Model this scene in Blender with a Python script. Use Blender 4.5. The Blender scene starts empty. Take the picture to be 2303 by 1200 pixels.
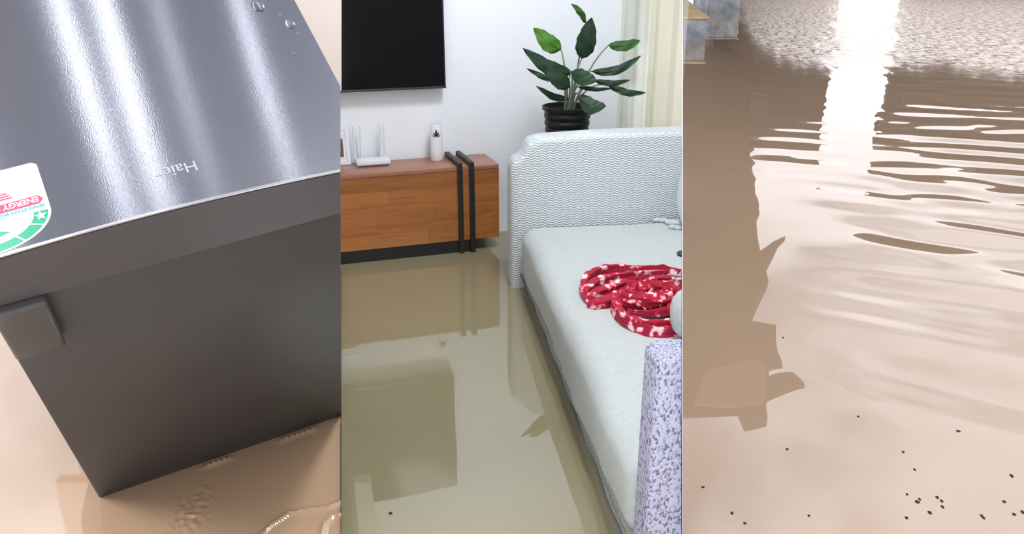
import bpy, bmesh, math, random
from mathutils import Vector, Matrix, noise
random.seed(7)
scene = bpy.context.scene
COL = scene.collection

# ------------------------------------------------------------------ camera, sky, exposure
F_PX, HOR, CAM_H = 1800.0, 670.0, 1.35          # focal length in px (2303 wide), horizon above centre, height over water
PITCH = math.atan(HOR / F_PX)
cam_d = bpy.data.cameras.new('camera')
cam_d.sensor_fit = 'HORIZONTAL'; cam_d.sensor_width = 36.0
cam_d.lens = 36.0 * F_PX / 2303.0
cam_d.clip_start = 0.02; cam_d.clip_end = 500
cam = bpy.data.objects.new('camera', cam_d); COL.objects.link(cam)
cam.location = (0, 0, CAM_H); cam.rotation_euler = (math.pi / 2 - PITCH, 0, 0)
scene.camera = cam

world = bpy.data.worlds.new('overcast_sky'); scene.world = world; world.use_nodes = True
bgn = world.node_tree.nodes['Background']
bgn.inputs[1].default_value = 1.95
_wt = world.node_tree; _tc = _wt.nodes.new('ShaderNodeTexCoord'); _nz = _wt.nodes.new('ShaderNodeTexNoise'); _rp = _wt.nodes.new('ShaderNodeValToRGB')
_nz.inputs['Scale'].default_value = 3.6; _nz.inputs['Detail'].default_value = 3     # soft cloud cover, the same all round
_rp.color_ramp.elements[0].position = .38; _rp.color_ramp.elements[0].color = (.48, .465, .475, 1)
_rp.color_ramp.elements[1].position = .56; _rp.color_ramp.elements[1].color = (1.0, .975, 1.0, 1)
_wt.links.new(_tc.outputs['Generated'], _nz.inputs['Vector']); _wt.links.new(_nz.outputs['Fac'], _rp.inputs['Fac']); _wt.links.new(_rp.outputs['Color'], bgn.inputs[0])

vs = scene.view_settings
vs.view_transform = 'Standard'; vs.look = 'None'; vs.exposure = 0.0; vs.gamma = 1.0; vs.use_curve_mapping = False

# ------------------------------------------------------------------ geometry of the view, for measuring
C = Vector((0, 0, CAM_H))
FW = Vector((0, math.cos(PITCH), -math.sin(PITCH))); RT = Vector((1, 0, 0)); UP = RT.cross(FW)
def ray(x, y): return FW + RT * ((x - 1151.5) / F_PX) - UP * ((y - 600) / F_PX)
def at_z(x, y, z=0.0):
    d = ray(x, y); return C + d * ((z - CAM_H) / d.z)
def at_y(x, y, Y):
    d = ray(x, y); return C + d * (Y / d.y)
def on_plane(x, y, p, n):
    d = ray(x, y); return C + d * ((p - C).dot(n) / d.dot(n))
def mirror_at_z(x, y, z):                         # point at height z whose mirror image in the water is seen at x, y
    d = ray(x, y); return Vector((0, 0, -CAM_H)) + Vector((d.x, d.y, -d.z)) * ((z + CAM_H) / -d.z)
NL = ray(768, 600).cross(UP).normalized()         # partition planes (both run through the middle aisle where one stands)
NR = ray(1535, 600).cross(UP).normalized()
if NL.x < 0: NL = -NL
if NR.x < 0: NR = -NR

# ------------------------------------------------------------------ helpers
def new_mat(name, color=(.8, .8, .8), rough=.5, metal=0.0, ior=None, **kw):
    m = bpy.data.materials.new(name); m.use_nodes = True
    b = m.node_tree.nodes['Principled BSDF']
    b.inputs['Base Color'].default_value = (*color, 1); b.inputs['Roughness'].default_value = rough
    b.inputs['Metallic'].default_value = metal
    if ior: b.inputs['IOR'].default_value = ior
    for k, v in kw.items(): b.inputs[k].default_value = v
    return m
def nd(m, t, **kw):
    n = m.node_tree.nodes.new(t)
    for k, v in kw.items():
        if k in n.inputs: n.inputs[k].default_value = v
        else: setattr(n, k, v)
    return n
def ln(m, a, ao, b, bi): m.node_tree.links.new(a.outputs[ao], b.inputs[bi])
def bsdf(m): return m.node_tree.nodes['Principled BSDF']
def ramp(m, stops):
    r = nd(m, 'ShaderNodeValToRGB'); e = r.color_ramp.elements
    while len(e) < len(stops): e.new(.5)
    for i, (p, c) in enumerate(stops): e[i].position = p; e[i].color = (*c, 1)
    return r
def coords(m, scale=(1, 1, 1), rot=(0, 0, 0), which='Object'):
    t = nd(m, 'ShaderNodeTexCoord'); mp = nd(m, 'ShaderNodeMapping')
    mp.inputs['Scale'].default_value = scale; mp.inputs['Rotation'].default_value = rot
    ln(m, t, which, mp, 'Vector'); return mp
def add_bump(m, src, out, strength=.3, dist=.01):
    b = nd(m, 'ShaderNodeBump'); b.inputs['Strength'].default_value = strength; b.inputs['Distance'].default_value = dist
    ln(m, src, out, b, 'Height'); ln(m, b, 'Normal', bsdf(m), 'Normal'); return b
def noise_col(m, stops, scale=5, detail=4, mscale=(1, 1, 1), rough=.5):
    mp = coords(m, mscale); n = nd(m, 'ShaderNodeTexNoise'); n.inputs['Scale'].default_value = scale
    n.inputs['Detail'].default_value = detail; n.inputs['Roughness'].default_value = rough
    ln(m, mp, 'Vector', n, 'Vector'); r = ramp(m, stops); ln(m, n, 'Fac', r, 'Fac'); ln(m, r, 'Color', bsdf(m), 'Base Color'); return n

def link(name, me, mat=None, parent=None, smooth=True):
    o = bpy.data.objects.new(name, me); COL.objects.link(o)
    if mat: me.materials.append(mat)
    if parent: o.parent = parent
    if smooth:
        for p in me.polygons: p.use_smooth = True
        try: me.set_sharp_from_angle(angle=math.radians(40))
        except Exception: pass
    return o
def bm_obj(name, bm, mat=None, parent=None, smooth=True):
    bmesh.ops.recalc_face_normals(bm, faces=bm.faces)
    me = bpy.data.meshes.new(name); bm.to_mesh(me); bm.free()
    return link(name, me, mat, parent, smooth)
def pyd(name, vs_, fs, mat=None, parent=None, smooth=True):
    me = bpy.data.meshes.new(name); me.from_pydata([tuple(v) for v in vs_], [], fs); me.update()
    return link(name, me, mat, parent, smooth)
def box_bm(x0, x1, y0, y1, z0, z1, bev=0, seg=2, bm=None):
    own = bm is None
    t = bmesh.new()
    bmesh.ops.create_cube(t, size=1)
    for v in t.verts: v.co = Vector(((x0 + x1) / 2 + v.co.x * (x1 - x0), (y0 + y1) / 2 + v.co.y * (y1 - y0), (z0 + z1) / 2 + v.co.z * (z1 - z0)))
    if bev: bmesh.ops.bevel(t, geom=list(t.edges), offset=bev, segments=seg, profile=.5, affect='EDGES')
    if own: return t
    me = bpy.data.meshes.new('tmp'); t.to_mesh(me); t.free(); bm.from_mesh(me); bpy.data.meshes.remove(me); return bm
def tube_bm(pts, rad, seg=8, bm=None, cap=True, flat=1.0, pleat=0.0, ph=0.0):
    bm = bm or bmesh.new(); rings = []
    n = len(pts); pts = [Vector(p) for p in pts]
    for i, p in enumerate(pts):
        t = (pts[min(i + 1, n - 1)] - pts[max(i - 1, 0)]).normalized()
        a = t.cross(Vector((0, 0, 1)));  a = a.normalized() if a.length > 1e-4 else Vector((1, 0, 0))
        b = a.cross(t).normalized(); r = rad[i] if isinstance(rad, (list, tuple)) else rad
        ring = []
        for k in range(seg):
            an = k * 2 * math.pi / seg; q = r
            if pleat: q = r * (1 - pleat + pleat * math.cos(4 * an + i * .07 + ph + 1.5 * math.sin(i * .11 + ph)) + .5 * pleat * math.cos(7 * an - i * .12 + ph))
            ring.append(bm.verts.new(p + a * math.cos(an) * q + b * math.sin(an) * q * flat))
        rings.append(ring)
    for i in range(n - 1):
        for k in range(seg): bm.faces.new((rings[i][k], rings[i][(k + 1) % seg], rings[i + 1][(k + 1) % seg], rings[i + 1][k]))
    if cap:
        bm.faces.new(rings[0]); bm.faces.new(rings[-1][::-1])
    return bm
def lathe_bm(prof, seg=32, bm=None, cx=0, cy=0):
    bm = bm or bmesh.new(); rings = []
    for r, z in prof: rings.append([bm.verts.new((cx + r * math.cos(k * 2 * math.pi / seg), cy + r * math.sin(k * 2 * math.pi / seg), z)) for k in range(seg)])
    for i in range(len(prof) - 1):
        for k in range(seg): bm.faces.new((rings[i][k], rings[i][(k + 1) % seg], rings[i + 1][(k + 1) % seg], rings[i + 1][k]))
    if prof[0][0] > 1e-4: bm.faces.new(rings[0][::-1])
    if prof[-1][0] > 1e-4: bm.faces.new(rings[-1])
    bmesh.ops.remove_doubles(bm, verts=bm.verts, dist=1e-5)
    return bm
def prism_bm(poly, vec, bm=None):                 # polygon (list of Vector) extruded along vec
    bm = bm or bmesh.new(); vec = Vector(vec)
    a = [bm.verts.new(p) for p in poly]; b = [bm.verts.new(Vector(p) + vec) for p in poly]
    bm.faces.new(a); bm.faces.new(b[::-1]); n = len(a)
    for i in range(n): bm.faces.new((a[i], b[i], b[(i + 1) % n], a[(i + 1) % n]))
    return bm
def cut(bm, co, no):                              # drop what lies beyond the plane and close the cut
    r = bmesh.ops.bisect_plane(bm, geom=list(bm.verts) + list(bm.edges) + list(bm.faces), plane_co=co, plane_no=no, clear_outer=True, dist=1e-6)
    ed = [e for e in bm.edges if e.is_boundary]
    if ed: bmesh.ops.holes_fill(bm, edges=ed, sides=0)
    return bm
def pillow_bm(sx, sy, sz, n=16, p=3.2):           # rounded cushion, superellipsoid
    bm = bmesh.new(); bmesh.ops.create_uvsphere(bm, u_segments=n * 2, v_segments=n, radius=1)
    for v in bm.verts:
        c = v.co; m = (abs(c.x) ** p + abs(c.y) ** p + abs(c.z) ** p) ** (1 / p)
        v.co = Vector((c.x / m * sx, c.y / m * sy, c.z / m * sz))
    return bm
def tag(o, label=None, cat=None, group=None, kind=None):
    if label: o['label'] = label
    if cat: o['category'] = cat
    if group: o['group'] = group
    if kind: o['kind'] = kind
    return o
def empty(name, loc, rz=0):
    o = bpy.data.objects.new(name, None); COL.objects.link(o); o.location = loc; o.rotation_euler = (0, 0, rz); o.empty_display_size = .1; return o
def text_obj(name, s, size, mat, parent, mtx, ext=.0004, bold=0.0, align='LEFT', space=1.0):
    cu = bpy.data.curves.new('t', 'FONT'); cu.body = s; cu.size = size; cu.extrude = ext; cu.offset = bold; cu.align_x = align; cu.space_character = space
    o = bpy.data.objects.new('t', cu); COL.objects.link(o)
    dg = bpy.context.evaluated_depsgraph_get(); me = bpy.data.meshes.new_from_object(o.evaluated_get(dg))
    bpy.data.objects.remove(o); me.transform(mtx); me.materials.clear()
    return link(name, me, mat, parent, False)

# ------------------------------------------------------------------ materials of the setting
def water_mat(name, col, col2, ior, rough, bump=0.0, bscale=3.0):
    m = new_mat(name, col, rough, ior=ior)
    noise_col(m, [(.3, col), (.7, col2)], scale=.9, detail=3)
    if bump:
        mp = coords(m, (1, 1, 1)); n = nd(m, 'ShaderNodeTexNoise'); n.inputs['Scale'].default_value = bscale; n.inputs['Detail'].default_value = 2
        ln(m, mp, 'Vector', n, 'Vector'); add_bump(m, n, 'Fac', bump, .02)
    return m
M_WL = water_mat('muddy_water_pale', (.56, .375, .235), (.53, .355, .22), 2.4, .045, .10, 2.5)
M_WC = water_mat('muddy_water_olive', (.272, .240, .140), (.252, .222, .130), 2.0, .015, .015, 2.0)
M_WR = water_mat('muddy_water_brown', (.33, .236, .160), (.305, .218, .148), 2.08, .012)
_at = nd(M_WR, 'ShaderNodeAttribute'); _at.attribute_name = 'foam'
_mp = coords(M_WR, (1.0, .38, 1)); _fn = nd(M_WR, 'ShaderNodeTexNoise'); _fn.inputs['Scale'].default_value = 11; _fn.inputs['Detail'].default_value = 5; _fn.inputs['Roughness'].default_value = .75
ln(M_WR, _mp, 'Vector', _fn, 'Vector'); _fr = ramp(M_WR, [(.34, (0, 0, 0)), (.56, (1, 1, 1))]); ln(M_WR, _fn, 'Fac', _fr, 'Fac')
_mu = nd(M_WR, 'ShaderNodeMath'); _mu.operation = 'MULTIPLY'; ln(M_WR, _at, 'Fac', _mu, 0); ln(M_WR, _fr, 'Color', _mu, 1)
_mx = nd(M_WR, 'ShaderNodeMixRGB'); _mx.inputs[2].default_value = (.86, .78, .74, 1)
_old = [l for l in M_WR.node_tree.links if l.to_socket == bsdf(M_WR).inputs['Base Color']][0].from_socket
M_WR.node_tree.links.new(_old, _mx.inputs[1]); ln(M_WR, _mu, 0, _mx, 0); ln(M_WR, _mx, 'Color', bsdf(M_WR), 'Base Color')
_rr = nd(M_WR, 'ShaderNodeMapRange'); _rr.inputs['To Min'].default_value = .012; _rr.inputs['To Max'].default_value = .55; ln(M_WR, _mu, 0, _rr, 'Value'); ln(M_WR, _rr, 'Result', bsdf(M_WR), 'Roughness')
M_WALL = new_mat('white_wall_paint', (.88, .92, .95), .55)
n_ = noise_col(M_WALL, [(.3, (.87, .905, .935)), (.7, (.89, .925, .955))], 3, 4)
M_WATERPANEL = new_mat('pink_beige_water_panel', (.95, .82, .73), .6)
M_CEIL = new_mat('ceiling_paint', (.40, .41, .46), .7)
M_BLKB = new_mat('dark_board', (.12, .10, .08), .6)
M_BROWN = new_mat('dark_silhouette_brown', (.06, .045, .035), .8)

# ------------------------------------------------------------------ the setting: three pools of flood water, walls, ceiling
ZC = 2.6
ROOM = math.radians(17.8)
UX = Vector((math.cos(ROOM), math.sin(ROOM), 0)); VY = Vector((-math.sin(ROOM), math.cos(ROOM), 0))
W0 = Vector((-.17, 4.15, 0))                       # a point at the foot of the back wall

def sstep(a, b, x):
    t = max(0, min(1, (x - a) / (b - a))); return t * t * (3 - 2 * t)
def pool(name, xs, ys, hf, mat):
    V, Fc, foam = [], [], []
    for y in ys:
        for x in xs:
            p = at_z(x, y); r = hf(p, x, y)
            if isinstance(r, tuple): V.append((p.x, p.y, r[0])); foam.append(r[1])
            else: V.append((p.x, p.y, r))
    nx = len(xs)
    for j in range(len(ys) - 1):
        for i in range(nx - 1):
            a = j * nx + i; Fc.append((a, a + nx, a + nx + 1, a + 1))
    o = pyd(name, V, Fc, mat)
    if foam: o.data.attributes.new('foam', 'FLOAT', 'POINT').data.foreach_set('value', foam)
    return o
def frange(a, b, s):
    r = []; x = a
    while x < b - 1e-6: r.append(x); x += s
    r.append(b); return r
def nz(x, y, z=0): return noise.noise((x, y, z))

# left pool: almost still, with a wavelet ridge and a patch of fine chop in front of the fridge
ridge = [at_z(x, y) for x, y in ((585, 1205), (615, 1178), (650, 1155), (690, 1148), (735, 1142), (790, 1120))]
ridge2 = [at_z(x, y) for x, y in ((722, 1215), (728, 1180), (745, 1163), (790, 1150))]
chop_c = at_z(432, 1150)
wl_a, wl_b = at_z(224, 1130), at_z(768, 944)
def seg_d(p, a, b):
    ab = b - a; t = max(0, min(1, (p - a).dot(ab) / ab.length_squared)); return (p - a - ab * t).length, t
def h_left(p, x, y):
    h = .0016 * nz(p.x * 1.3, p.y * 1.3, 2) + .0007 * nz(p.x * 4, p.y * 4, 5)
    q = Vector((p.x, p.y, 0))
    if y > 900 and x > 150:
        for rd, amp in ((ridge, .0085), (ridge2, .0075)):
            d = min(seg_d(q, rd[i], rd[i + 1])[0] for i in range(len(rd) - 1))
            h += amp * math.exp(-(d / .008) ** 2)
        dx, dy = (q.x - chop_c.x), (q.y - chop_c.y)
        w = math.exp(-(dx / .045) ** 2 - (dy / .10) ** 2)
        if w > .02: h += w * .0085 * nz(q.x * 75, q.y * 75, 1)
        d, t = seg_d(q, wl_a, wl_b)
        h += .008 * math.exp(-(d / .007) ** 2) * (sstep(.35, .42, t) - sstep(.48, .53, t) + sstep(.68, .74, t) - sstep(.86, .92, t) + sstep(.97, 1, t))
    return h
xs = frange(-900, -100, 40) + frange(-60, 768, 4)
ys = frange(-60, 840, 20) + frange(850, 1230, 4) + frange(1260, 2100, 60)
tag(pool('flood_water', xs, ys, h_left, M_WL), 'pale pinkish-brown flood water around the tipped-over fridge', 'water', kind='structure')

# middle pool: calm olive water on the living room floor
def h_mid(p, x, y): return .0010 * nz(p.x * 1.1, p.y * .9, 9) + .0003 * nz(p.x * 5, p.y * 5, 3)
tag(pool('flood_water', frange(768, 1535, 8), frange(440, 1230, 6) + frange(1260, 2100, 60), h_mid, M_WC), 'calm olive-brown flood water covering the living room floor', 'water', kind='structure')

# right pool: ripples running out from a churned patch far off
def h_right(p, x, y):
    dist = math.hypot(p.x, p.y)
    wob = 25 * nz(p.x * 1.2, p.y * .5, 4)
    side = sstep(1650, 1790, x + wob)
    mid = sstep(3.8, 6.0, dist)
    col = math.exp(-((x - 1932) / 62) ** 2)                    # a calmer lane down the middle
    rgt = (.42 + .58 * sstep(1960, 2060, x)) * (1 - .72 * col)
    fade = 1 - .35 * sstep(9, 16, dist)
    h = 0.0
    w1 = nz(p.x * .55, p.y * .5, 1) * 4.0; w2 = nz(p.x * .8, p.y * .7, 2) * 4.5
    m1 = .5 + .9 * nz(p.x * .7, p.y * .9, 8); m2 = .5 + .9 * nz(p.x * .9, p.y * .8, 18)
    s1 = math.sin(11.5 * (p.y * .93 + p.x * .36) + w1); s2 = math.sin(17.0 * (p.y * .97 - p.x * .10) + w2)
    h += side * mid * rgt * fade * (.0046 * m1 * (s1 + .25 * math.sin(2 * (11.5 * (p.y * .93 + p.x * .36) + w1))) + .0022 * m2 * s2)
    h += side * mid * rgt * fade * .0065 * nz(p.x * 1.7 + p.y * .5, p.y * 3.6 + p.x * .9, 6)
    # long soft swell nearer by
    near = 1 - sstep(5.0, 7.0, dist)
    sw = sstep(1740, 2000, x) * (1 - sstep(820, 1050, y) * .8)
    h += near * sw * (.0260 * nz(p.x * 1.1 + p.y * .7, p.y * 1.5 + p.x * .9, 12) + .0100 * nz(p.x * 2.3 + p.y * .9, p.y * 4.2 + p.x * 1.6, 15) * sstep(2.4, 3.6, dist))
    # churned, foaming water far off
    edge = 168 - 75 * (1 - sstep(1640, 1800, x)) + 22 * nz(x * .012, 3, 0) + 12 * nz(x * .05, 1, 0) + 22 * sstep(2050, 2303, x)
    ch = (1 - sstep(edge - 50, edge + 14, y)) * sstep(1640, 1690, x - (y - 40) * .35 + 14 * nz(x * .03, y * .06, 0))
    h += ch * (.030 * nz(p.x * 3.0, p.y * 1.3, 21) + .010 * nz(p.x * 8, p.y * 3.2, 25))
    h += .0008 * nz(p.x * 2, p.y * 2, 30) * (1 - mid)
    return h, ch * (.75 + .25 * col)
xs = frange(1535, 2420, 3) + frange(2440, 3300, 40)
ys = frange(-64, 700, 2.5) + frange(704, 1230, 5) + frange(1260, 2100, 60)
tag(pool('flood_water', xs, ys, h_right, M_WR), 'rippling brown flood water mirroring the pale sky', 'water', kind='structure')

# back wall, between the two partition planes and on to the left behind the television
def wall_pt(x, y): return on_plane(x, y, W0, VY)
def on_wall_at_z(u, z): return W0 + UX * u + Vector((0, 0, z))
def wall_cut_u(nrm, z):                            # where a partition plane meets the wall at height z
    p0 = W0 + Vector((0, 0, z)); return (C - p0).dot(nrm) / UX.dot(nrm)
WU, WZ0, WZ1 = 1.02, .40, 2.30                       # window opening behind the curtains
bm = bmesh.new()
def wall_piece(u0, z0, z1, u1=None):
    e0, e1 = (u1, u1) if u1 is not None else (wall_cut_u(NR, z0), wall_cut_u(NR, z1))
    prism_bm([on_wall_at_z(u0, z0), on_wall_at_z(e0, z0), on_wall_at_z(e1, z1), on_wall_at_z(u0, z1)], VY * .1, bm)
WU = (on_plane(1408, 150, W0, VY) - W0).dot(UX)
wall_piece(-2.15, -.1, ZC, WU); wall_piece(WU, -.1, WZ0); wall_piece(WU, WZ1, ZC)
tag(bm_obj('wall_back', bm, M_WALL, smooth=False), 'white painted wall behind the television', 'wall', kind='structure')
M_FRM = new_mat('white_window_frame', (.75, .77, .78), .4)
M_PANE = bpy.data.materials.new('window_pane'); M_PANE.use_nodes = True; b_ = bsdf(M_PANE); b_.inputs['Roughness'].default_value = .02; b_.inputs['Base Color'].default_value = (.9, .95, .95, 1)
_t = nd(M_PANE, 'ShaderNodeBsdfTransparent'); _m = nd(M_PANE, 'ShaderNodeMixShader'); _m.inputs[0].default_value = .9; ln(M_PANE, b_, 'BSDF', _m, 1); ln(M_PANE, _t, 'BSDF', _m, 2); ln(M_PANE, _m, 'Shader', M_PANE.node_tree.nodes['Material Output'], 'Surface')
win = empty('window_1', W0 + UX * WU, ROOM); tag(win, 'window behind the curtains', 'window', kind='structure')
ww = wall_cut_u(NR, WZ0) - WU
for b4 in ((0, .04, WZ0, WZ1), (.04, ww, WZ0, WZ0 + .04), (.04, ww, WZ1 - .04, WZ1), (ww * .5 - .02, ww * .5 + .02, WZ0 + .04, WZ1 - .04)):
    bm_obj('window_frame', box_bm(b4[0], b4[1], .03, .07, b4[2], b4[3]), M_FRM, win, False)
for x0, x1 in ((.04, ww * .5 - .02), (ww * .5 + .02, ww)): bm_obj('pane', box_bm(x0, x1, .046, .052, WZ0 + .04, WZ1 - .04), M_PANE, win, False)

# partition on the right of the sofa, full height (thin board)
def pl_pt(nrm, y, z):                              # point on a partition plane at given y, z
    return Vector((C.x - (nrm.y * y + nrm.z * (z - CAM_H)) / nrm.x, y, z))
yb0, yb1 = (W0 + UX * wall_cut_u(NR, -.1)).y, (W0 + UX * wall_cut_u(NR, ZC)).y
poly = [pl_pt(NR, 1.45, -.1), pl_pt(NR, yb0, -.1), pl_pt(NR, yb1, ZC), pl_pt(NR, 1.45, ZC)]
poly = [p - NR * .0005 for p in poly]
tag(bm_obj('wall_right', prism_bm(poly, NR * .001), M_WALL, smooth=False), 'thin white partition behind the sofa', 'wall', kind='structure')
# low flood board on the left and an added beige panel standing in for bright water
poly = [pl_pt(NL, 1.2, -.1) , pl_pt(NL, 3.60, -.1), pl_pt(NL, 3.60, .012), pl_pt(NL, 1.2, .012)]
poly = [p - NL * .0005 for p in poly]
tag(bm_obj('trim_1', prism_bm(poly, NL * .001), M_BLKB, smooth=False), kind='structure')
hy_, hz0 = 3.17, .905
poly = [Vector((-2.15, hy_, hz0)), pl_pt(NL, hy_, hz0), pl_pt(NL, hy_, ZC), Vector((-2.15, hy_, ZC))]
tag(bm_obj('bright_water_panel', prism_bm(poly, pl_pt(NL, hy_ + .06, 1) - pl_pt(NL, hy_, 1)), M_WATERPANEL, smooth=False), 'pinkish beige panel added in place of bright water beyond the fridge', 'wall', kind='structure')
# ceiling over the living room
poly = [Vector((-2.2, -2.2, ZC)), Vector((pl_pt(NR, 1.0, ZC).x, -2.2, ZC)), pl_pt(NR, 1.0, ZC), pl_pt(NR, yb1, ZC) + VY * .1, on_wall_at_z(-2.15, ZC) + VY * .1]
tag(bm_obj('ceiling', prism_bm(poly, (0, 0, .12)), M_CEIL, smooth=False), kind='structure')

# ------------------------------------------------------------------ fridge lying in the water, top end towards us
M_BODY = new_mat('charcoal_painted_steel', (.055, .053, .053), .5)
noise_col(M_BODY, [(.3, (.040, .039, .039)), (.7, (.050, .049, .048))], 3, 5)
M_EDGE = new_mat('door_edge_grey', (.060, .058, .061), .45)
M_LIP = new_mat('silver_lip', (.62, .62, .65), .25, .9)
M_BRUSH = new_mat('brushed_steel', (.39, .405, .45), .225, 1.0)
M_BRUSH.node_tree.nodes['Principled BSDF'].inputs['Anisotropic'].default_value = 1.0
tn = nd(M_BRUSH, 'ShaderNodeCombineXYZ'); tn.inputs[1].default_value = 1.0
vt = nd(M_BRUSH, 'ShaderNodeVectorTransform'); vt.vector_type = 'VECTOR'; vt.convert_from = 'OBJECT'; vt.convert_to = 'WORLD'
ln(M_BRUSH, tn, 'Vector', vt, 'Vector'); ln(M_BRUSH, vt, 'Vector', bsdf(M_BRUSH), 'Tangent')
mp = coords(M_BRUSH, (3, 500, 3)); nn = nd(M_BRUSH, 'ShaderNodeTexNoise'); nn.inputs['Scale'].default_value = 3; nn.inputs['Detail'].default_value = 3
ln(M_BRUSH, mp, 'Vector', nn, 'Vector'); n3 = nd(M_BRUSH, 'ShaderNodeTexNoise'); n3.inputs['Scale'].default_value = 480; n3.inputs['Detail'].default_value = 2; mp3 = coords(M_BRUSH, (1, .5, 1)); ln(M_BRUSH, mp3, 'Vector', n3, 'Vector')
add_bump(M_BRUSH, n3, 'Fac', .20, .0004)

P = at_z(224, 1126); Q = at_z(768, 940); e_ = (Q - P).normalized()
PHI = math.radians(129)
perp = Vector((0, 0, 1)).cross(e_); inpl = perp * math.cos(PHI) + Vector((0, 0, 1)) * math.sin(PHI)
nrm = e_.cross(inpl).normalized()                  # end face normal, towards us
D0, D1 = on_plane(0, 685, P, nrm), on_plane(768, 480, P, nrm)
A0, A1 = on_plane(0, 574, P, nrm), on_plane(768, 379, P, nrm)
FX = ((D1 - D0).normalized() + (A1 - A0).normalized()).normalized()
FY = -nrm; FZ = FX.cross(FY).normalized()
FM = Matrix((FX, FY, FZ)).transposed().to_4x4(); FM.translation = P
FI = FM.inverted()
fridge = empty('fridge', (0, 0, 0)); fridge.matrix_world = FM
tag(fridge, 'dark grey fridge with brushed steel door lying tipped in the flood water', 'fridge')
def fl(x, y): return FI @ on_plane(x, y, P, nrm)   # pixel on the end face -> fridge coordinates
zd0 = (fl(0, 685).z + fl(768, 480).z) / 2
zd1 = (fl(0, 574).z + fl(768, 379).z) / 2
FWID = fl(862, 355).x
FLEN = 1.25
cco = FI @ C; cno = (FI.to_3x3() @ NL).normalized()
cco = cco - cno * .002
print('fridge', zd0, zd1, FWID, [fl(*p) for p in ((0, 765), (145, 735), (70, 780), (0, 690))])
tag(bm_obj('cabinet', cut(cut(box_bm(0, .80, .012, FLEN, -.12, zd0 - .012, .006, 2), Vector((FWID - .004, 0, zd0)), Vector((zd0, 0, .80 - FWID)).normalized()), cco, cno), M_BODY, fridge), 'charcoal cabinet')
bm_obj('door_gasket', cut(box_bm(.012, FWID - .012, .02, FLEN - .01, zd0 - .014, zd0 + .002), cco, cno), new_mat('black_rubber', (.01, .01, .01), .7), fridge)
# door with slightly bowed front
BOW = .020
def bow(x): return BOW * (1 - (2 * x / FWID - 1) ** 2)
def door_slab(z0, zoff, y0, inset=0.0, n=28, thick=None):
    bm = bmesh.new(); top, bot = [], []
    for i in range(n + 1):
        x = inset + (FWID - 2 * inset) * i / n; z = zd1 - BOW * .62 + bow(x) + zoff
        lo = z0 if thick is None else z - thick
        top.append((bm.verts.new((x, y0, z)), bm.verts.new((x, FLEN, z)))); bot.append((bm.verts.new((x, y0, lo)), bm.verts.new((x, FLEN, lo))))
    for i in range(n):
        bm.faces.new((top[i][0], top[i + 1][0], top[i + 1][1], top[i][1])); bm.faces.new((bot[i][1], bot[i + 1][1], bot[i + 1][0], bot[i][0]))
        bm.faces.new((bot[i][0], bot[i + 1][0], top[i + 1][0], top[i][0])); bm.faces.new((top[i][1], top[i + 1][1], bot[i + 1][1], bot[i][1]))
    bm.faces.new((bot[0][0], top[0][0], top[0][1], bot[0][1])); bm.faces.new((bot[n][1], top[n][1], top[n][0], bot[n][0]))
    return bm
door = bm_obj('door', cut(door_slab(zd0, -.006, 0), cco, cno), M_EDGE, fridge)
bm_obj('door_skin', cut(door_slab(0, 0, .003, .001, thick=.0055), cco, cno), M_BRUSH, door)
door['label'] = 'brushed steel door with bowed front'
bm_obj('edge_lip', cut(door_slab(0, .0012, -.001, 0.0, thick=.0030), cco, cno), M_LIP, door)
# the lip is only a narrow rim: trim it back to the first millimetres
lip = [o for o in door.children if o.name.startswith('edge_lip')][0]
b = bmesh.new(); b.from_mesh(lip.data); bmesh.ops.bisect_plane(b, geom=list(b.verts) + list(b.edges) + list(b.faces), plane_co=(0, .0035, 0), plane_no=(0, 1, 0), clear_outer=True)
b.to_mesh(lip.data); b.free()
def dl(x, y, z=None):                              # pixel on the door front -> fridge x, y
    z = zd1 + BOW * .2 if z is None else z
    pw = FM @ Vector((0, 0, z)); q = FI @ on_plane(x, y, pw, FZ); return q
def dz(x): return zd1 - BOW * .62 + bow(x)
# hinge cover on the end face
h0, h1 = fl(-40, 700), fl(145, 742)
hz = fl(75, 785).z
hb = box_bm(.004, fl(138, 745).x, -.016, .014, hz, zd0 - .004, .007, 3)
bm_obj('hinge_cover', hb, new_mat('hinge_plastic', (.06, .057, .056), .35), fridge)
# lettering on the door, upside down from here
M_LOGO = new_mat('pale_lettering', (.40, .43, .54), .4, .3)
lg = dl(440, 364)
ltw = (dl(345, 374) - lg).length
mt = Matrix.Translation((lg.x, lg.y, dz(lg.x) + .0005)) @ Matrix.Rotation(math.pi, 4, 'Z')
lo_ = text_obj('lettering', 'Haier', .062, M_LOGO, door, mt, .0003)
w_ = max(v.co.x for v in lo_.data.vertices) - min(v.co.x for v in lo_.data.vertices)
k_ = ltw / w_
for v in lo_.data.vertices:
    v.co.x = lg.x + (v.co.x - lg.x) * k_; v.co.y = lg.y + (v.co.y - lg.y) * k_
    v.co.z += bow(v.co.x) - bow(lg.x)
lo_['label'] = 'pale brand lettering, upside down'
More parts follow.
